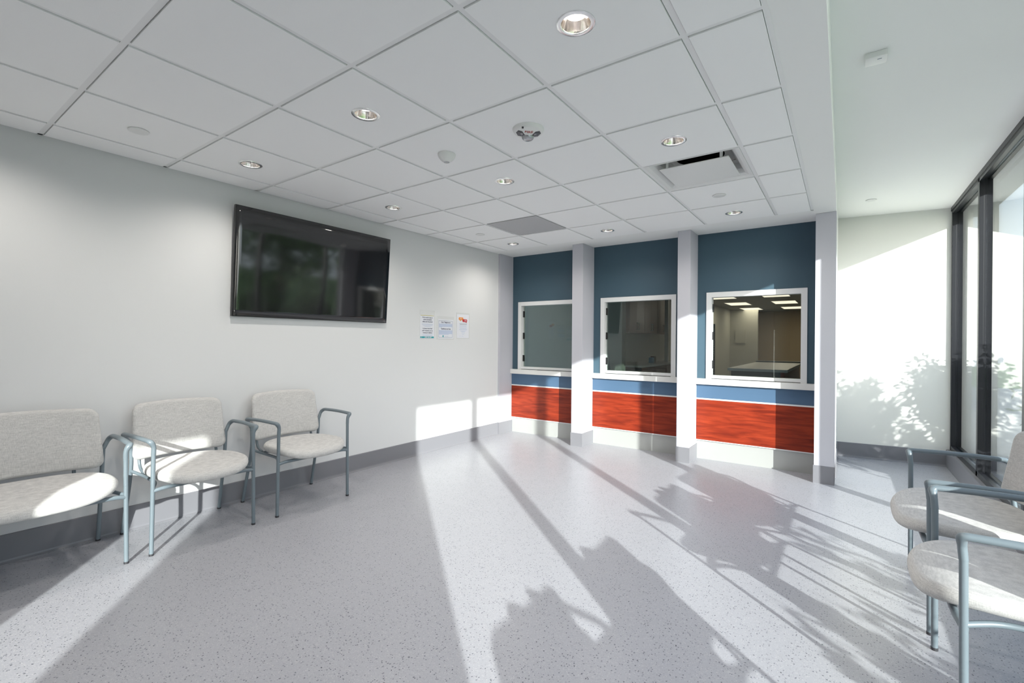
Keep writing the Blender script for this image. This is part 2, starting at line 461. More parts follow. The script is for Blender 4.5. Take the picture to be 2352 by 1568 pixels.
bm = bmesh.new(); cove(bm, (4.43, -2.37), (4.43, -.56), (-1, 0)); struct('baseboard_pier', bm, MT['base'])

# ------------------------------------------------------------------ window wall
FX0, FX1 = 4.46, 4.575
mY = [6.565, 5.36, 4.15, 2.94, 1.73, .52]
wt = bpy.data.objects.new('window_1', None); C.objects.link(wt); wt['kind'] = 'structure'; wt['label'] = 'floor to ceiling dark framed storefront window along the right side'
obj('sill_curb', B(4.43, 4.60, -.56, 6.56, 0, .175, bev=.003), MT['base'], wt)
def mullion(y0, y1, nm='mullion'):
    bm = bmesh.new()
    box(bm, FX0, FX0 + .03, y0, y1, .175, 2.665, bev=.0015)
    box(bm, FX0 + .03, FX1 - .03, y0 + .006, y1 - .006, .175, 2.665)
    box(bm, FX1 - .03, FX1, y0, y1, .175, 2.665, bev=.0015)
    return obj(nm, bm, MT['frame'], wt)
mullion(6.495, 6.555); 
for y in mY[1:]: mullion(y - .025, y + .025)
mullion(-.56, -.495)
def hbar(z0, z1, nm):
    bm = bmesh.new(); box(bm, FX0, FX0 + .028, -.56, 6.56, z0, z1, bev=.0015); box(bm, FX0 + .028, FX1 - .03, -.56, 6.56, z0 + (.012 if z0 > 1 else 0), z1 - (0 if z0 > 1 else .012)); box(bm, FX1 - .03, FX1, -.56, 6.56, z0, z1)
    return obj(nm, bm, MT['frame'], wt)
hbar(2.605, 2.668, 'head_frame'); hbar(.175, .222, 'sill_frame')
obj('head_trim', B(4.452, 4.462, -.56, 6.53, 2.632, 2.669), MT['frame'], wt)
ys = [-.495, .495, .545, 1.705, 1.755, 2.915, 2.965, 4.125, 4.175, 5.335, 5.385, 6.495]
for k in range(0, 12, 2):
    obj('glass_pane', B(4.500, 4.506, ys[k], ys[k + 1], .215, 2.612), MT['glass'], wt)
w5 = bpy.data.objects.new('window_5', None); C.objects.link(w5); w5['kind'] = 'structure'; w5['label'] = 'narrow window further back along the corridor'
bm = bmesh.new()
for a in ((-3.25, -3.20), (-2.42, -2.37)): box(bm, FX0, FX1, *a, 0.05, 2.62)
box(bm, FX0, FX1, -3.2, -2.42, 2.56, 2.62); box(bm, FX0, FX1, -3.2, -2.42, 0, .1)
obj('window_frame', bm, MT['frame'], w5)
obj('glass_pane', B(4.500, 4.506, -3.2, -2.42, .1, 2.56), MT['glass'], w5)

# ------------------------------------------------------------------ columns
colx = [(XL, -.2275), (.867, 1.010), (2.120, 2.250), (3.345, 3.500)]
clab = ['thin grey white half column in the corner beside the poster wall',
        'grey white square column between the left and middle counters',
        'grey white square column between the middle and right counters',
        'pale blue grey end column beside the sunlit window bay']
for (x0, x1), lb in zip(colx, clab):
    t = thing('column', lb, 'column', ((x0 + x1) / 2, 5.19, 0), group='columns of the counter front')
    hw = (x1 - x0) / 2
    bm = B(-hw, hw, -.155, .15, 0, CZ - .001, bev=.0015); obj('shaft', bm, MT['col'], t)
    bm = bmesh.new()
    th = .006
    l = -hw - (th if x0 > 0 else 0); r = hw + (th if x0 < 3 else .0)
    prism(bm, [(l, -.155 - th), (r, -.155 - th), (r, .148), (hw - .002, .148), (hw - .002, -.15), (-hw + .002, -.15), (-hw + .002, .148), (l, .148)], 0, BH)
    obj('rubber_base', bm, MT['base'], t)

# ------------------------------------------------------------------ counter fronts and windows
bays = [(-.2275, .867), (1.010, 2.120), (2.250, 3.345)]
bl = ['left', 'middle', 'right']
bdesc = ['counter front with white ledge and red wood panel, nearest the poster wall',
         'counter front with white ledge and red wood panel, between the two middle columns',
         'widest looking counter front with white ledge and red wood panel, beside the end column']
for (x0, x1), d in zip(bays, bdesc):
    cx = (x0 + x1) / 2; h = (x1 - x0) / 2 - .001
    t = thing('counter_front', d, 'counter', (cx, 5.3385, 0), group='counter fronts')
    obj('ledge', B(-h, h, -.056, -.0005, .811, .872, bev=.003), MT['solid'], t)
    obj('blue_panel', B(-h, h, -.018, 0, .660, .811), MT['blue2'], t)
    obj('reveal_trim', B(-h, h, -.022, 0, .645, .660), MT['alu'], t)
    obj('wood_panel', B(-h, h, -.020, 0, .209, .645, bev=.001), MT['wood'], t)
    obj('edge_trim', B(-h, h, -.021, 0, .200, .209), MT['alu'], t)
    obj('kick_plate', B(-h, h, -.004, 0, .0, .200), MT['steel'], t)

for k, ((a, b), nm) in enumerate(zip(WIN, ('window_2', 'window_3', 'window_4'))):
    t = bpy.data.objects.new(nm, None); C.objects.link(t); t.location = ((a + b) / 2, 5.34, 0); t['kind'] = 'structure'
    t['label'] = '%s of the three white framed service windows in the blue wall' % bl[k]
    h = (b - a) / 2
    bm = bmesh.new()
    box(bm, -h, -h + fwid, -.012, .085, WZ0, WZ1, bev=.0015); box(bm, h - fwid, h, -.012, .085, WZ0, WZ1, bev=.0015)
    box(bm, -h + fwid, h - fwid, -.012, .085, WZ1 - fwid, WZ1)
    obj('window_frame', bm, MT['alu'], t)
    obj('bottom_rail', B(-h + fwid, h - fwid, -.004, .060, WZ0 + .006, WZ0 + .038, bev=.002), MT['alu'], t)
    obj('deal_tray', B(-.13, .20, -.030, .08, WZ0 + .0005, WZ0 + .006), MT['black'], t)
    obj('glass_pane', B(-h + fwid + .012, h - fwid, .045, .051, WZ0 + .03, WZ1 - fwid), MT['tglass'], t)
    for z in (1.635, 1.335, 1.025):
        obj('hinge', B(-h + fwid, -h + fwid + .013, .030, .062, z - .043, z + .043, bev=.002), MT['black'], t)

# ------------------------------------------------------------------ television
t = thing('television', 'large black wall mounted flat television tilted slightly down above the chairs', 'television', (-.207, 2.38, 1.855))
t.rotation_euler = (0, math.radians(3.7), 0)
hy, hz = .7345, .421
bm = bmesh.new(); box(bm, -.018, .008, -hy, hy, -hz, hz, bev=.0015)
obj('casing', bm, MT['black'], t)
bm = bmesh.new()
NY, NZ = 30, 18; gv = []
for a in range(NY + 1):
    row = []
    for b in range(NZ + 1):
        y = (-hy + .004) + (2 * hy - .008) * a / NY; z = (-hz + .006) + (2 * hz - .010) * b / NZ
        wv = math.sin(math.pi * a / NY) * math.sin(math.pi * b / NZ) * .0022 * math.sin(y * 5.2 + 1.0 + .5 * z) 
        row.append(bm.verts.new((.0105 + wv * .55, y, z)))
    gv.append(row)
for a in range(NY):
    for b in range(NZ): bm.faces.new((gv[a][b], gv[a + 1][b], gv[a + 1][b + 1], gv[a][b + 1]))
o = obj('screen', bm, MT['screen'], t, smooth=True)
md = o.modifiers.new('solid', 'SOLIDIFY'); md.thickness = .003; md.offset = -1
obj('wall_bracket', B(-.038, -.018, -.25, .25, -.10, .10), MT['black'], t)

# ------------------------------------------------------------------ notices on the left wall
def text_bm(body, size, font_w=1.0, bold=0.0, align='CENTER'):
    cu = bpy.data.curves.new('txt', 'FONT'); cu.body = body; cu.size = size; cu.align_x = align; cu.align_y = 'CENTER'; cu.offset = bold
    cu.resolution_u = 2
    o = bpy.data.objects.new('txt', cu); C.objects.link(o); bpy.context.view_layer.update()
    dg = bpy.context.evaluated_depsgraph_get(); me = bpy.data.meshes.new_from_object(o.evaluated_get(dg))
    bpy.data.objects.remove(o); bm = bmesh.new(); bm.from_mesh(me); bpy.data.meshes.remove(me)
    for v in bm.verts: v.co.x *= font_w
    return bm
def on_wall(bm, yc, zc, x):      # text in xy -> wall plane facing +X, reading direction +Y
    for v in bm.verts: v.co = Vector((x, yc + v.co.x, zc + v.co.y))
def wtext(name, body, size, y, z, m, parent, x=.0040, fw_=1.0, bold=0.0):
    bm = text_bm(body, size, fw_, bold); on_wall(bm, y, z, x); o = obj(name, bm, m, parent, recalc=False); return o
def lines(name, parent, m, rows, x=.0038, h=.0035):
    bm = bmesh.new()
    for y0, y1, z in rows: box(bm, x - .0004, x, y0, y1, z - h / 2, z + h / 2)
    return obj(name, bm, m, parent)
def notice(label, y0, y1, z0, z1, pz0, pz1, py0, py1):
    t = thing('notice', label, 'notice', (XL, (y0 + y1) / 2, (z0 + z1) / 2), group='paper notices on the left wall')
    yc = (y0 + y1) / 2; zc = (z0 + z1) / 2
    obj('clear_sleeve', B(0, .0022, y0 - yc, y1 - yc, z0 - zc, z1 - zc), MT['sleeve'], t)
    obj('sheet', B(.0022, .0032, py0 - yc, py1 - yc, pz0 - zc, pz1 - zc), MT['paper'], t)
    return t, yc, zc
t, yc, zc = notice('paper notice with gold top line and teal phone number band, nearest the television', 3.600, 3.832, 1.282, 1.602, 1.284, 1.545, 3.604, 3.822)
def Z(v, zc): return v - zc
lines('gold_line', t, MT['gold'], [(-.108, .100, 1.540 - zc)], h=.006)
for k, s in enumerate(("We've made it easy to", 'order prescription', 'refills over the phone!')):
    wtext('heading_text', s, .0205, 0, 1.518 - zc - k * .0235, MT['ink'], t, fw_=.86, bold=.0004)
lines('body_text', t, MT['bluep'], [(-.085, .085, 1.445 - zc), (-.085, .080, 1.437 - zc), (-.07, .07, 1.427 - zc), (-.045, .05, 1.417 - zc)], h=.003)
for k, s in enumerate(('La hemos hecho f\u00e1cil', 'pedir repuestos de sus', 'recetas por tel\u00e9fono')):
    wtext('heading_text', s, .0205, 0, 1.395 - zc - k * .0235, MT['ink'], t, fw_=.86, bold=.0004)
lines('body_text', t, MT['bluep'], [(-.08, .08, 1.327 - zc), (-.075, .08, 1.319 - zc), (-.07, .07, 1.311 - zc)], h=.0025)
obj('teal_band', B(.0032, .0040, -.108, .100, 1.287 - zc, 1.306 - zc), MT['teal'], t)
wtext('phone_text', '(209) 206-4871', .019, .012, 1.2965 - zc, MT['paper'], t, x=.0048, fw_=.95, bold=.0004)
wtext('phone_icon', 'C', .014, -.090, 1.2965 - zc, MT['paper'], t, x=.0048, bold=.0006)
t, yc, zc = notice('square paper notice with dark border, middle of the three notices', 3.868, 4.155, 1.272, 1.545, 1.285, 1.508, 3.885, 4.145)
bm = bmesh.new(); y0, y1, z0, z1 = -.118, .118, 1.296 - zc, 1.494 - zc; q = .0045; xx = .0040
for a in ((y0, y1, z0, z0 + q), (y0, y1, z1 - q, z1), (y0, y0 + q, z0, z1), (y1 - q, y1, z0, z1)): box(bm, .0032, xx, *a)
obj('border_line', bm, MT['inkg'], t)
wtext('heading_text', 'Chat Telephonics', .0235, 0, 1.474 - zc, MT['ink'], t, fw_=.95, bold=.0005)
wtext('heading_text', 'Telef\u00f3nica de Chat', .0235, 0, 1.398 - zc, MT['ink'], t, fw_=.92, bold=.0005)
lines('body_text', t, MT['bluep'], [(-.11, .11, 1.455 - zc - k * .0075) for k in range(5)] + [(-.11, -.06, 1.4185 - zc)], h=.0055)
lines('body_text', t, MT['bluep'], [(-.11, .11, 1.379 - zc - k * .0075) for k in range(6)] + [(-.11, .05, 1.334 - zc)], h=.0055)
bm = bmesh.new(); lathe(bm, [(.0001, 0), (.010, 0)], 0, 0, n=24)
for v in bm.verts: v.co = Vector((.0042, v.co.x - .045, v.co.y * 1.25 + 1.312 - zc))
obj('round_logo', bm, MT['teal'], t, recalc=False)
wtext('logo_text', 'Community', .013, .012, 1.311 - zc, MT['inkg'], t)
t, yc, zc = notice('paper notice with orange and red speech bubbles, nearest the counter', 4.198, 4.440, 1.284, 1.602, 1.294, 1.582, 4.206, 4.425)
def bubble(y, z, w_, h_, m, nm, tail):
    bm = bmesh.new(); P = [(y + u, z + v) for u, v in rrect(w_, h_, .013)]
    lo = [bm.verts.new((.0034 if nm[0] == 'o' else .0044, *p)) for p in P]; hi = [bm.verts.new((.0042 if nm[0] == 'o' else .0052, *p)) for p in P]
    bm.faces.new(lo); bm.faces.new(hi)
    for k in range(len(P)): bm.faces.new((lo[k], lo[(k + 1) % len(P)], hi[(k + 1) % len(P)], hi[k]))
    xx_ = .0042 if nm[0] == 'o' else .0052
    bm.faces.new([bm.verts.new((xx_, y + a_, z + b_)) for a_, b_ in tail])
    obj(nm, bm, m, t)
bubble(-.040, 1.529 - zc, .082, .034, MT['orange'], 'orange_bubble', [(-.02, -.015), (.004, -.015), (-.018, -.032)])
bubble(.028, 1.508 - zc, .086, .034, MT['redp'], 'red_bubble', [(.012, -.015), (.034, -.015), (.036, -.03)])
lines('bubble_text', t, MT['paper'], [(-.066, -.022, 1.534 - zc), (-.066, -.03, 1.525 - zc)], x=.0050)
lines('bubble_text', t, MT['paper'], [(.020, .058, 1.514 - zc), (.022, .056, 1.504 - zc)], x=.0060)
lines('body_text', t, MT['inkg'], [(-.07, .072, 1.468 - zc), (-.062, .065, 1.459 - zc)], h=.0055)
lines('body_text', t, MT['bluep'], [(-.07, .075, 1.444 - zc), (-.065, .06, 1.437 - zc), (-.07, .07, 1.421 - zc), (-.06, .06, 1.414 - zc), (-.07, .075, 1.402 - zc), (-.07, .07, 1.395 - zc), (-.055, .055, 1.380 - zc), (-.035, .035, 1.372 - zc), (-.03, .03, 1.357 - zc), (-.02, .02, 1.340 - zc), (-.065, -.045, 1.318 - zc), (-.03, .005, 1.318 - zc)], h=.0035)

# ------------------------------------------------------------------ chairs
def arm_pts(s, d):
    return [(.292, s * (.281 + d), .585), (.296, s * (.280 + d), .635), (.300, s * (.300 + d), .668), (.10, s * (.312 + d), .674), (-.088, s * (.318 + d), .666), (-.116, s * (.304 + d), .640), (-.107, s * (.279 + d), .590)]
def make_chair(label, d=0.0):
    """d = extra half width of the wide model"""
    t = thing('waiting_room_chair', label, 'chair', group='upholstered waiting room chairs')
    sh = .270 + d; bw_ = .535 + 2 * d; bh_ = bw_ / 2; sg = .045 + d * .4
    ol = []
    for k in range(64):
        a = 2 * math.pi * k / 64; c_, s_ = math.cos(a), math.sin(a)
        if c_ >= 0: ol.append((abs(c_) ** .50 * .245, math.copysign(abs(s_) ** .55, s_) * sh))
        else: ol.append((-abs(c_) ** .80 * .265, math.copysign(abs(s_) ** .80, s_) * sh))
    def seat_fn(u, v, wz):
        wide = 1 - .09 * max(0, u / .245) ** 2 if u > 0 else 1 - .05 * (u / .245) ** 2
        z = .440 + wz - .030 * max(0, (u - .08) / .165) ** 2 * (1 if u > .08 else 0) + .012 * (abs(v) / sh) ** 2 + (.012 * ((u + .05) / .2) ** 2 if u < -.05 else 0)
        return Vector((.142 + u + (.012 * (1 - (v / sh) ** 2) if u > 0 else 0), v * wide, z))
    obj('seat', pad(ol, .058, .029, seat_fn), MT['fabric'], t, smooth=True)
    def back_fn(u, v, wz):
        x = -.122 - .155 * v - sg * (1 - (u / bh_) ** 2) + wz + .05 * v * v + d * .35
        return Vector((x, u * (1 - .03 * (v / .18)), .668 + v * .985 + .012 * (u / bh_) ** 2 * (-1 if v > 0 else -.6)))
    obj('backrest', pad(rrect(bw_, .362, .050), .048, .024, back_fn), MT['fabric'], t, smooth=True)
    for s in (-1, 1):
        bm = bmesh.new(); tube(bm, [(.289, s * (.2875 + d), .008), (.292, s * (.281 + d), .592)], .0114)
        lg = obj('leg', bm, MT['chairm'], t, smooth=True)
        bm = bmesh.new(); tube(bm, [(.289, s * (.2875 + d), 0), (.289, s * (.2875 + d), .012)], .0124); obj('foot_glide', bm, MT['glide'], lg)
        bm = bmesh.new(); tube(bm, fillet([(-.222, s * (.285 + d), .008), (-.135, s * (.276 + d), .33), (-.104, s * (.273 + d), .46), (-.106, s * (.278 + d), .597)], .07), .0114)
        lg = obj('leg', bm, MT['chairm'], t, smooth=True)
        bm = bmesh.new(); tube(bm, [(-.224, s * (.285 + d), 0), (-.221, s * (.285 + d), .012)], .0124); obj('foot_glide', bm, MT['glide'], lg)
        P = fillet(arm_pts(s, d), [0, .02, .028, .1, .022, .022, 0], 8)
        rad = [.0122 + .0035 * max(0, min(1, (p.z - .63) / .03)) for p in P]
        bm = bmesh.new(); tube(bm, P, rad, n=16)
        for v in bm.verts:
            if v.co.z > .655: v.co.z = .655 + (v.co.z - .655) * .78
        obj('armrest', bm, MT['chairm'], t, smooth=True)
        bm = bmesh.new(); tube(bm, fillet([(.288, s * (.283 + d), .385), (.20, s * (.240 + d), .398), (-.03, s * (.235 + d), .398), (-.106, s * (.272 + d), .42)], .05), .010); obj('side_rail', bm, MT['chairm'], t, smooth=True)
        bm = bmesh.new(); tube(bm, fillet([(-.050, s * .225, .404), (-.125, s * .225, .43), (-.140, s * .225, .50), (-.180, s * .225, .70)], .05), .009)
        obj('back_bracket', bm, MT['chairm'], t, smooth=True)
    y_ = .285 + d
    bm = bmesh.new(); tube(bm, fillet([(.289, -y_, .372), (.30, -y_ + .05, .384), (.30, y_ - .05, .384), (.289, y_, .372)], .04), .0115); obj('front_rail', bm, MT['chairm'], t, smooth=True)
    bm = bmesh.new(); tube(bm, [(-.04, -.235 - d, .398), (-.04, .235 + d, .398)], .010); obj('rear_rail', bm, MT['chairm'], t, smooth=True)
    return t
ch = make_chair('grey upholstered armchair under the television, third and last in the row from the left edge')
ch.location = (0, 2.018, 0)
dup(ch, (0, 1.280, 0), 0, 'grey upholstered armchair standing in the narrow strip of sunlight, middle of the row of three')
dup(ch, (4.16, 2.290, 0), math.pi, 'grey upholstered armchair by the window, nearest the camera at lower right')
dup(ch, (4.16, .915, 0), math.pi, 'grey upholstered armchair by the window beside the viewer, seen only by its shadow')
dup(ch, (4.16, .155, 0), math.pi, 'grey upholstered armchair by the window behind the viewer, its shadow nearest the camera')
cw = make_chair('wide grey upholstered armchair cut off by the left edge of the photo', .0725)
cw.location = (0, .517, 0)
dup(cw, (4.16, 3.062, 0), math.pi, 'wide grey upholstered armchair by the window, the farther of the two at right')

# ------------------------------------------------------------------ ceiling devices
lpos = ['largest, at the top centre', 'in the nearest row, above the middle of the room', 'nearest the television',
        'beside the square air diffuser', 'in the middle row, centre of the ceiling', 'above the right end of the television',
        'in the far row, nearest the end column', 'in the far row, above the middle service window', 'in the far row, nearest the poster wall corner',
        'added out of view behind the viewer to light the room, nearest the beam', 'added out of view behind the viewer to light the room, middle of the ceiling', 'added out of view behind the viewer to light the room, nearest the left wall']
first = None
for (k, l), lb in zip(LIGHTS, lpos):
    cx, cy = LIGHTC[(k, l)]
    lab = 'round recessed downlight with warm reflector, ' + lb
    if first is None:
        t = first = thing('recessed_light', lab, 'ceiling light', (cx, cy, ZT), group='round recessed downlights')
        bm = bmesh.new(); lathe(bm, [(.0545, .004), (.0535, -.001), (.056, -.0045), (.067, -.0050), (.0715, -.0025), (.0722, .001), (.060, .001)], 0, 0, 56); obj('trim_ring', bm, MT['ring'], t, smooth=True)
        bm = bmesh.new(); lathe(bm, [(.0540, -.001), (.0520, .004), (.049, .014), (.044, .028), (.0385, .038), (.042, .042), (.0575, .02), (.058, 0.0)], 0, 0, 56); obj('reflector', bm, MT['refl'], t, smooth=True)
        bm = bmesh.new(); lathe(bm, [(.0001, .036), (.0385, .036), (.0385, .044), (.0001, .044)], 0, 0, 40); obj('lamp', bm, MT['lens'], t)
    else: dup(first, (cx, cy, ZT), 0, lab)
    ld = bpy.data.lights.new('downlight', 'SPOT'); ld.energy = 15; ld.color = (1, .94, .86); ld.spot_size = math.radians(155); ld.spot_blend = .9; ld.shadow_soft_size = .03
    lo = bpy.data.objects.new('downlight', ld); C.objects.link(lo); lo.location = (cx, cy, ZT - .01)

def cover(cx, cy, z, lb, r=.050):
    bm = bmesh.new(); lathe(bm, [(.0001, -.0055), (r * .80, -.0050), (r * .95, -.004), (r, -.0015), (r * .99, 0), (r * .90, 0), (r * .88, .004), (.0001, .004)], 0, 0, 48)
    o = obj('sprinkler_cover', bm, MT['white'], None, smooth=True); o.location = (cx, cy, z); tag(o, lb, 'sprinkler cover', 'round sprinkler covers')
cover(.305, .914, ZT - .002, 'round white flush sprinkler cover in the ceiling above the left chairs')
cover(2.743, 3.962, ZT - .002, 'round white flush sprinkler cover just beyond the air diffuser')
cover(.290, 3.972, ZT - .002, 'round white flush sprinkler cover left of the grey return grille')
cover(3.769, 5.749, 2.670 - .002, 'round white flush sprinkler cover in the window bay ceiling', .045)

t = thing('smoke_detector', 'small white bowl shaped smoke detector left of the fire strobe', 'smoke detector', (1.515, 2.140, ZT))
bm = bmesh.new(); lathe(bm, [(.0001, 0), (.055, 0), (.0565, -.004), (.0555, -.012), (.050, -.024), (.040, -.036), (.030, -.045), (.022, -.050), (.019, -.051), (.018, -.046), (.0001, -.046)], 0, 0, 48); obj('body', bm, MT['white'], t, smooth=True)
bm = bmesh.new(); lathe(bm, [(.0001, -.0520), (.010, -.0515), (.017, -.0495), (.0175, -.047)], 0, 0, 32); obj('sensor_cap', bm, MT['grille'], t, smooth=True)

t = thing('fire_strobe', 'round ceiling fire alarm strobe marked FIRE', 'fire alarm', (2.128, 2.142, ZT))
t.rotation_euler = (0, 0, YAW + .06)
R = .087
bm = bmesh.new(); lathe(bm, [(.0001, 0), (R, 0), (R * 1.0, -.005), (R * .97, -.011), (R * .88, -.019), (R * .80, -.022), (.0001, -.034)], 0, 0, 64); obj('body', bm, MT['white'], t, smooth=True)
def cone_z(x, y): return -.034 + .012 * math.hypot(x, y) / (R * .80)
bm = bmesh.new(); lathe(bm, [(.0001, -.050), (.014, -.0495), (.025, -.046), (.032, -.039), (.035, -.024)], 0, .030, 40); obj('strobe_lens', bm, MT['clear'], t, smooth=True)
for s_ in (-1, 1):
    P = [(s_ * .016, .008), (s_ * .036, -.030), (s_ * .058, -.034), (s_ * .069, -.006), (s_ * .056, .030), (s_ * .036, .030)]
    bm = bmesh.new(); hi = [bm.verts.new((x, y, cone_z(x, y) - .0015)) for x, y in P]; lo = [bm.verts.new((x, y, cone_z(x, y) + .002)) for x, y in P]
    bm.faces.new(hi); bm.faces.new(lo)
    for k in range(6): bm.faces.new((hi[k], hi[(k + 1) % 6], lo[(k + 1) % 6], lo[k]))
    obj('dark_window', bm, MT['char'], t)
    bm = bmesh.new()
    for q_ in range(3):
        u_ = s_ * (.036 + .009 * q_); box(bm, u_ - .0018, u_ + .0018, -.022, .014, cone_z(u_, 0) - .0035, cone_z(u_, 0))
    obj('window_louvre', bm, MT['clear'], t)
bm = text_bm('FIRE', .026, 1.0, .0006)
for v in bm.verts:                       # lettering reads from below
    x_, y_ = v.co.x, -.030 - v.co.y; v.co = Vector((x_, y_, cone_z(x_, y_) - .0010))
obj('lettering', bm, MT['redl'], t, recalc=False)
obj('latch', B(-.042, -.032, -.070, -.064, -.027, -.018), MT['char'], t)

# air diffuser (tile 4,5)
x0, x1, y0, y1 = 4 * T + .012, 5 * T - .012, 5 * T + .012, 6 * T - .012
cx, cy = (x0 + x1) / 2, (y0 + y1) / 2; hx, hy_ = (x1 - x0) / 2, (y1 - y0) / 2
t = thing('air_diffuser', 'square white plaque air diffuser with dark duct opening behind', 'air vent', (cx, cy, CZ))
bm = bmesh.new(); rings = []
for ins, z in ((0, .004), (0, -.003), (.006, -.003), (.026, .003), (.048, .018), (.066, .045), (.080, .085), (.10, .10)):
    rings.append([bm.verts.new(p) for p in ((-hx + ins, -hy_ + ins, z), (hx - ins, -hy_ + ins, z), (hx - ins, hy_ - ins, z), (-hx + ins, hy_ - ins, z))])
for a, b in zip(rings, rings[1:]):
    for k in range(4): bm.faces.new((a[k], a[(k + 1) % 4], b[(k + 1) % 4], b[k]))
# back plate with round hole
n = 48; Rd = .155; vi = []; vo = []
for k in range(n):
    an = 2 * math.pi * (k + .5) / n; c_, s_ = math.cos(an), math.sin(an); e_ = hx - .10
    tt = min(e_ / abs(c_), (hy_ - .10) / abs(s_)); vo.append(bm.verts.new((tt * c_, tt * s_, .10))); vi.append(bm.verts.new((Rd * c_, Rd * s_, .10)))
for k in range(n): bm.faces.new((vo[k], vo[(k + 1) % n], vi[(k + 1) % n], vi[k]))
obj('curved_frame', bm, MT['white'], t)
bm = bmesh.new(); lathe(bm, [(Rd, .10), (Rd, .22), (.0001, .22)], 0, 0, 48); obj('duct', bm, MT['black'], t)
obj('plaque', B(-.218, .218, -.192, .222, -.008, -.002, bev=.0015), MT['white'], t)
bm = bmesh.new()
for a, b in ((-.17, -.17), (.17, -.17), (.17, .17), (-.17, .17)): box(bm, a - .008, a + .008, b - .008, b + .008, -.002, .09)
obj('support_post', bm, MT['white'], t)

x0, x1, y0, y1 = T + .014, 2 * T - .014, 6 * T + .014, 7 * T - .014
t = thing('return_grille', 'square grey perforated return air grille in the far ceiling', 'air vent', ((x0 + x1) / 2, (y0 + y1) / 2, ZT))
h1, h2 = (x1 - x0) / 2, (y1 - y0) / 2
obj('perforated_panel', B(-h1 + .008, h1 - .008, -h2 + .008, h2 - .008, .001, .006), MT['grille'], t)
bm = bmesh.new()
for a in ((-h1, h1, -h2, -h2 + .008), (-h1, h1, h2 - .008, h2), (-h1, -h1 + .008, -h2 + .008, h2 - .008), (h1 - .008, h1, -h2 + .008, h2 - .008)): box(bm, *a, -.001, .010)
obj('rim', bm, MT['grille'], t)

t = thing('ceiling_sensor', 'small white rectangular box sensor on the window bay ceiling', 'sensor', (3.676, 2.875, 2.67))
bm = bmesh.new(); box(bm, -.043, .043, -.046, .040, -.028, 0, bev=.006); obj('housing', bm, MT['white'], t, smooth=True)
obj('indicator', B(.005, .022, -.020, -.014, -.0292, -.027), MT['inkg'], t)

# ------------------------------------------------------------------ office behind the service windows
bm = bmesh.new(); box(bm, -1.4, 3.34, 5.46, 20.2, -.12, -.001); struct('floor_office', bm, MT['officefloor'])
struct('ceiling_office', B(-1.4, 3.34, 5.46, 20.2, 2.455, 2.6), MT['greyw'])
struct('wall_office_back', B(-1.4, 3.34, 20.0, 20.15, 0, 2.47), MT['tan'])
struct('wall_office_right', B(3.22, 3.34, 5.46, 20.0, 0, 2.47), MT['greyw'])
struct('wall_office_left', B(.05, .20, 7.1, 20.0, 0, 2.47), MT['greyw'])
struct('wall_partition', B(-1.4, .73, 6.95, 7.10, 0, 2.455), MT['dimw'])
struct('wall_office_stub', B(.20, 1.10, 18.4, 18.55, 0, 2.47), MT['greyw'])
pl = ['leftmost near', 'left middle', 'left far', 'right near', 'right middle', 'right far']
first = None; n_ = 0
for cx in (.945, 2.175):
    for cy in (13.05, 15.55, 18.05):
        lb = 'glowing rectangular ceiling panel seen through the right service window, ' + pl[n_]
        if first is None:
            first = thing('panel_light', lb, 'ceiling light', (cx, cy, 2.454), group='office ceiling panels')
            obj('diffuser', B(-.29, .29, -.555, .555, -.012, -.004), MT['panel'], first)
            bm = bmesh.new()
            for a in ((-.30, .30, -.565, -.555), (-.30, .30, .555, .565), (-.30, -.29, -.555, .555), (.29, .30, -.555, .555)): box(bm, *a, -.014, 0)
            obj('rim', bm, MT['white'], first)
        else: dup(first, (cx, cy, 2.454), 0, lb)
        ad = bpy.data.lights.new('panel_glow', 'AREA'); ad.shape = 'RECTANGLE'; ad.size = .55; ad.size_y = 1.0; ad.energy = 7; ad.color = (1, .82, .66)
        ao = bpy.data.objects.new('panel_glow', ad); C.objects.link(ao); ao.location = (cx, cy, 2.44)
        n_ += 1
# wall cabinets along office left wall
first = None
clb = ['nearest the partition', 'middle of the three', 'farthest of the three']
for k in range(3):
    y0 = 7.75 + .75 * k; lb = 'brown laminate wall cabinet seen through the middle service window, ' + clb[k]
    if first is None:
        first = thing('wall_cabinet', lb, 'cabinet', (.20, y0, 1.43), group='office wall cabinets')
        obj('body', B(0, .32, .002, .748, 0, .80), MT['cab'], first)
        for s, (a, b) in ((1, (.004, .373)), (-1, (.377, .746))):
            d = obj('door', B(.32, .34, a, b, .003, .797, bev=.001), MT['cab'], first)
            yy = .335 if s > 0 else .415
            bm = bmesh.new(); tube(bm, fillet([(.340, yy, .05), (.365, yy, .06), (.365, yy, .17), (.340, yy, .18)], .012), .005, n=8); obj('handle', bm, MT['steel'], d, smooth=True)
    else: dup(first, (.20, y0, 1.43), 0, lb)
t = thing('base_cabinet', 'dark base cabinet run under the white worktop behind the middle service window', 'cabinet', (.205, 7.6, 0))
obj('body', B(0, .60, .01, 2.6, .08, .835), MT['char'], t)
for k in range(4): obj('door', B(.60, .618, .02 + .645 * k, .655 + .645 * k, .09, .825), MT['cab'], t)
o = obj('worktop', B(.20, .848, 7.55, 10.25, .836, .872, bev=.002), MT['solid']); tag(o, 'long white worktop behind the middle service window', 'worktop')
t = thing('towel_dispenser', 'small grey towel dispenser on the office wall above the worktop', 'dispenser', (.20, 7.98, 1.06))
obj('body', B(0, .10, -.12, .12, 0, .26, bev=.015), MT['greyw'], t); obj('outlet', B(.02, .10, -.09, .09, -.02, 0), MT['char'], t)
t = thing('desk_tidy', 'small blue and black items tray standing on the office worktop', 'desk tidy', (.62, 8.75, .873))
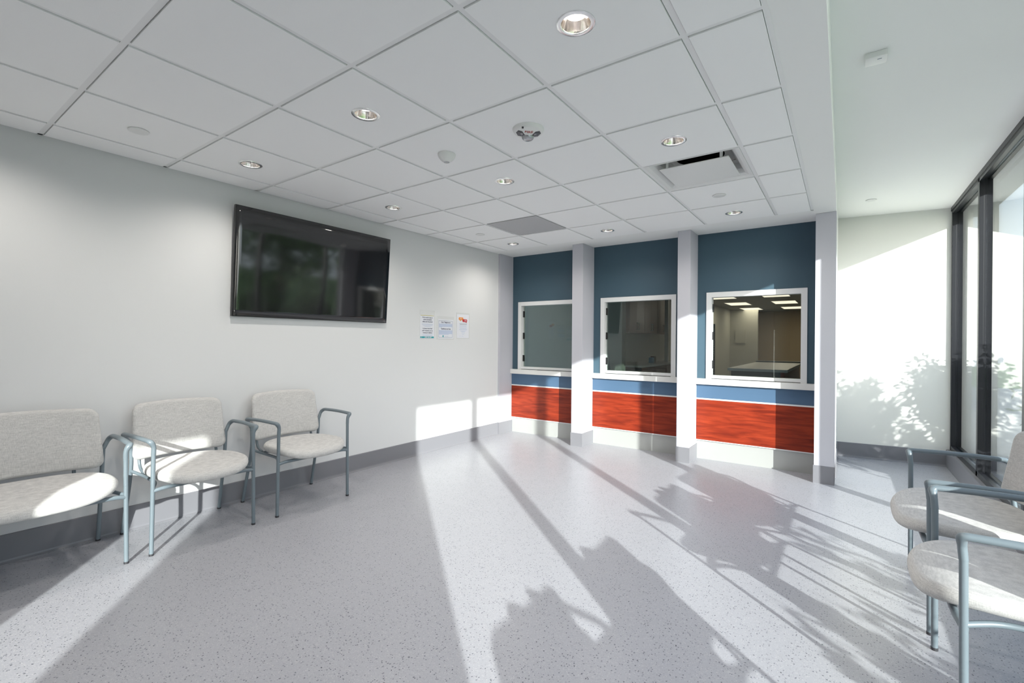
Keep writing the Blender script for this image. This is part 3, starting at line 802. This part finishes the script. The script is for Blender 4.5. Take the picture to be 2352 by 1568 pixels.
obj('blue_cup', B(-.05, .03, -.10, -.02, 0, .10, bev=.01), MT['cyan'], t); obj('black_cup', B(-.05, .03, .0, .09, 0, .12, bev=.01), MT['black'], t)
struct('white_post_1', B(.60, .67, 9.5, 9.57, .873, 2.469), MT['white'])  # thin white upright from worktop to ceiling
# island desk seen through the right window
t = thing('office_desk', 'white topped office desk with charcoal front and red end panel behind the right service window', 'desk', (2.50, 9.3, 0))
obj('top', B(-.40, .40, -1.5, 1.5, .832, .872, bev=.003), MT['solid'], t)
obj('base', B(-.36, .31, -1.44, 1.44, 0, .832), MT['char'], t)
obj('end_panel', B(.31, .36, -1.46, 1.46, 0, .832), MT['wood'], t)
obj('lit_edge_strip', B(-.40, .40, 1.40, 1.52, .872, .90), MT['solid'], t)  # white strip standing in for the sunlit back edge of the desk
o = obj('whiteboard', B(.38, .72, 18.36, 18.398, 1.25, 1.72), MT['greyw']); tag(o, 'pale framed board on the far office wall', 'board')
t = thing('louvred_screen', 'narrow dark perforated strip standing at the far left office wall', 'screen', (1.30, 10.6, 0))
obj('strip', B(-.01, .025, 0, .04, 0, 1.66), MT['char'], t)
bm = bmesh.new()
for k in range(40): box(bm, .003, .013, -.004, 0, .10 + k * .037, .115 + k * .037)
o = obj('slots', bm, MT['white'], t)
t = thing('wall_outlet', 'small dark wall switch on the tan office wall', 'switch', (2.40, 20.0, 1.05))
obj('plate', B(-.05, .05, -.012, 0, -.09, .09, bev=.004), MT['char'], t)

# ------------------------------------------------------------------ outdoors
bm = bmesh.new()
nx, ny = 40, 60; gv = []
for a in range(nx + 1):
    row = []
    for b in range(ny + 1):
        x = 4.60 + 24 * (a / nx) ** 1.2; y = -26 + 62 * b / ny
        s = max(0, x - 9.0); z = -.08 + .24 * s * (1 if s < 9 else 9 / s) + .06 * math.sin(x * 1.1 + y * .7) * min(1, s / 3)
        if y < 2: z = -.08 + (z + .08) * max(.25, 1 - (2 - y) * .15)
        row.append(bm.verts.new((x, y, z)))
    gv.append(row)
for a in range(nx):
    for b in range(ny): bm.faces.new((gv[a][b], gv[a + 1][b], gv[a + 1][b + 1], gv[a][b + 1]))
struct('ground', bm, MT['grass'], smooth=True)
struct('bounce_paving', B(4.62, 9.0, -10, 20, -.12, -.045), MT['concrete'])  # unseen pale paving, added wide to bounce sunlight up to the ceiling

def leaf(bm, p, s, d, nrm):
    d = d.normalized(); sd_ = d.cross(nrm).normalized()
    n2 = sd_.cross(d)
    vs_ = [bm.verts.new(p + d * (s * a) + sd_ * (s * b) + n2 * (s * c)) for a, b, c in ((0, 0, 0), (.3, .22, .03), (.7, .20, .02), (1, 0, -.06), (.7, -.20, .02), (.3, -.22, .03))]
    bm.faces.new(vs_)
def rv(rng): return Vector((rng.gauss(0, 1), rng.gauss(0, 1), rng.gauss(0, 1))).normalized()
def shrub(loc, rx, ry, h, nl, ls, label, seed, stems=9, cat='shrub', group=None, low=.0, shell=.55):
    rng = random.Random(seed)
    t = thing('shrub', label, cat, loc, group=group)
    bm = bmesh.new(); tips = []
    for k in range(stems):
        a = 2 * math.pi * (k + rng.random() * .6) / stems; rr_ = .35 + .6 * rng.random()
        tip = Vector((math.cos(a) * rx * rr_, math.sin(a) * ry * rr_, h * (.98 - .35 * rr_ * rr_ + rng.uniform(-.08, .04))))
        mid = tip * .5 + Vector((0, 0, h * .12)); tube(bm, fillet([(0, 0, -.05), mid, tip], .3, 5), [(.011 if h > 1 else .005) * (1 - .75 * i / 7) for i in range(8)], n=6); tips.append((mid, tip))
    obj('stems', bm, MT['stem'], t)
    bm = bmesh.new()
    for k in range(nl):
        if k % 3 and tips:
            m_, tp = rng.choice(tips); q_ = m_.lerp(tp, rng.random() ** .6 * 1.05) + rv(rng) * (.10 * min(rx, h) * (1 + rng.random()))
        else:
            u_ = rv(rng); r_ = shell + (1 - shell) * rng.random()
            q_ = Vector((u_.x * rx * r_, u_.y * ry * r_, h * (low + (1 - low) * (.5 + .48 * u_.z * r_))))
        d = (rv(rng) + Vector((q_.x / rx, q_.y / ry, .3)) * .8)
        leaf(bm, q_, ls * rng.uniform(.7, 1.25), d, (Vector((0, 0, 1)) + rv(rng) * .6).normalized())
    fo = obj('foliage', bm, MT['leaf'], t, recalc=False)
    return t
G1 = 'shrubs planted outside the window'
shrub((5.55, 5.76, -.05), .52, .41, 1.74, 6500, .062, 'dense leafy shrub outside the far end of the window', 11, 16, group=G1, shell=.3)
shrub((5.50, 4.76, -.05), .48, .41, 1.84, 6500, .062, 'leafy shrub outside the window, second from the far end', 12, 12, group=G1, shell=.3)
shrub((5.45, 3.45, -.05), .40, .30, .62, 160, .10, 'low sparse shrub outside the window between two taller groups', 13, 9, group=G1)
shrub((5.35, 1.98, -.05), .40, .34, .88, 300, .085, 'low sparse shrub outside the window behind the nearer chairs', 14, 10, group=G1)
shrub((5.30, 1.12, -.05), .38, .32, .86, 260, .085, 'low sparse shrub outside the window beside the viewer', 15, 10, group=G1)
shrub((5.60, 6.98, -.05), .60, .55, 1.55, 2600, .09, 'leafy shrub outside beyond the far wall', 16, 12, group=G1)

shrub((6.50, 4.60, -.05), .42, .45, 1.45, 4200, .062, 'leafy shrub added behind the window shrubs to thicken their shadow', 17, 10, group=G1, shell=.2)  # added to block sun gaps between the two tall window shrubs

def tree(loc, h, r, seed, label, nl=2600):
    rng = random.Random(seed); t = thing('tree', label, 'tree', loc, group='trees on the slope outside')
    bm = bmesh.new(); tube(bm, [(0, 0, -.3), (.05, .03, h * .35), (.1, -.05, h * .7)], [.16, .12, .06], n=10); obj('trunk', bm, MT['stem'], t, smooth=True)
    bm = bmesh.new()
    blobs = [(Vector((rng.uniform(-.6, .6) * r, rng.uniform(-.6, .6) * r, h * rng.uniform(.38, .88))), r * rng.uniform(.38, .6)) for _ in range(12)]
    for k in range(nl):
        c_, br = rng.choice(blobs); u_ = rv(rng); q_ = c_ + u_ * br * (.7 + .3 * rng.random())
        leaf(bm, q_, .24 * rng.uniform(.7, 1.3), u_ + rv(rng), (Vector((0, 0, 1)) + rv(rng) * .6).normalized())
    obj('crown', bm, MT['leaf'], t, recalc=False); return t
for k, (x, y, h, r) in enumerate([(12.2, 8.6, 4.4, 1.8), (13.2, 13.4, 5.0, 1.9), (13.0, 18.2, 4.8, 1.9), (19.0, 9.0, 5.2, 2.1), (19.0, 15.6, 5.6, 2.2), (14.5, 23.5, 5.0, 2.0)]):
    tree((x, y, -.1 + .24 * min(x - 9, 9)), h, r, 40 + k, ['broad green tree nearest the building on the slope', 'tall green tree on the middle of the slope', 'green tree at the left of the slope', 'green tree high behind the nearest one', 'tallest green tree high on the slope', 'green tree at the far end of the slope'][k])
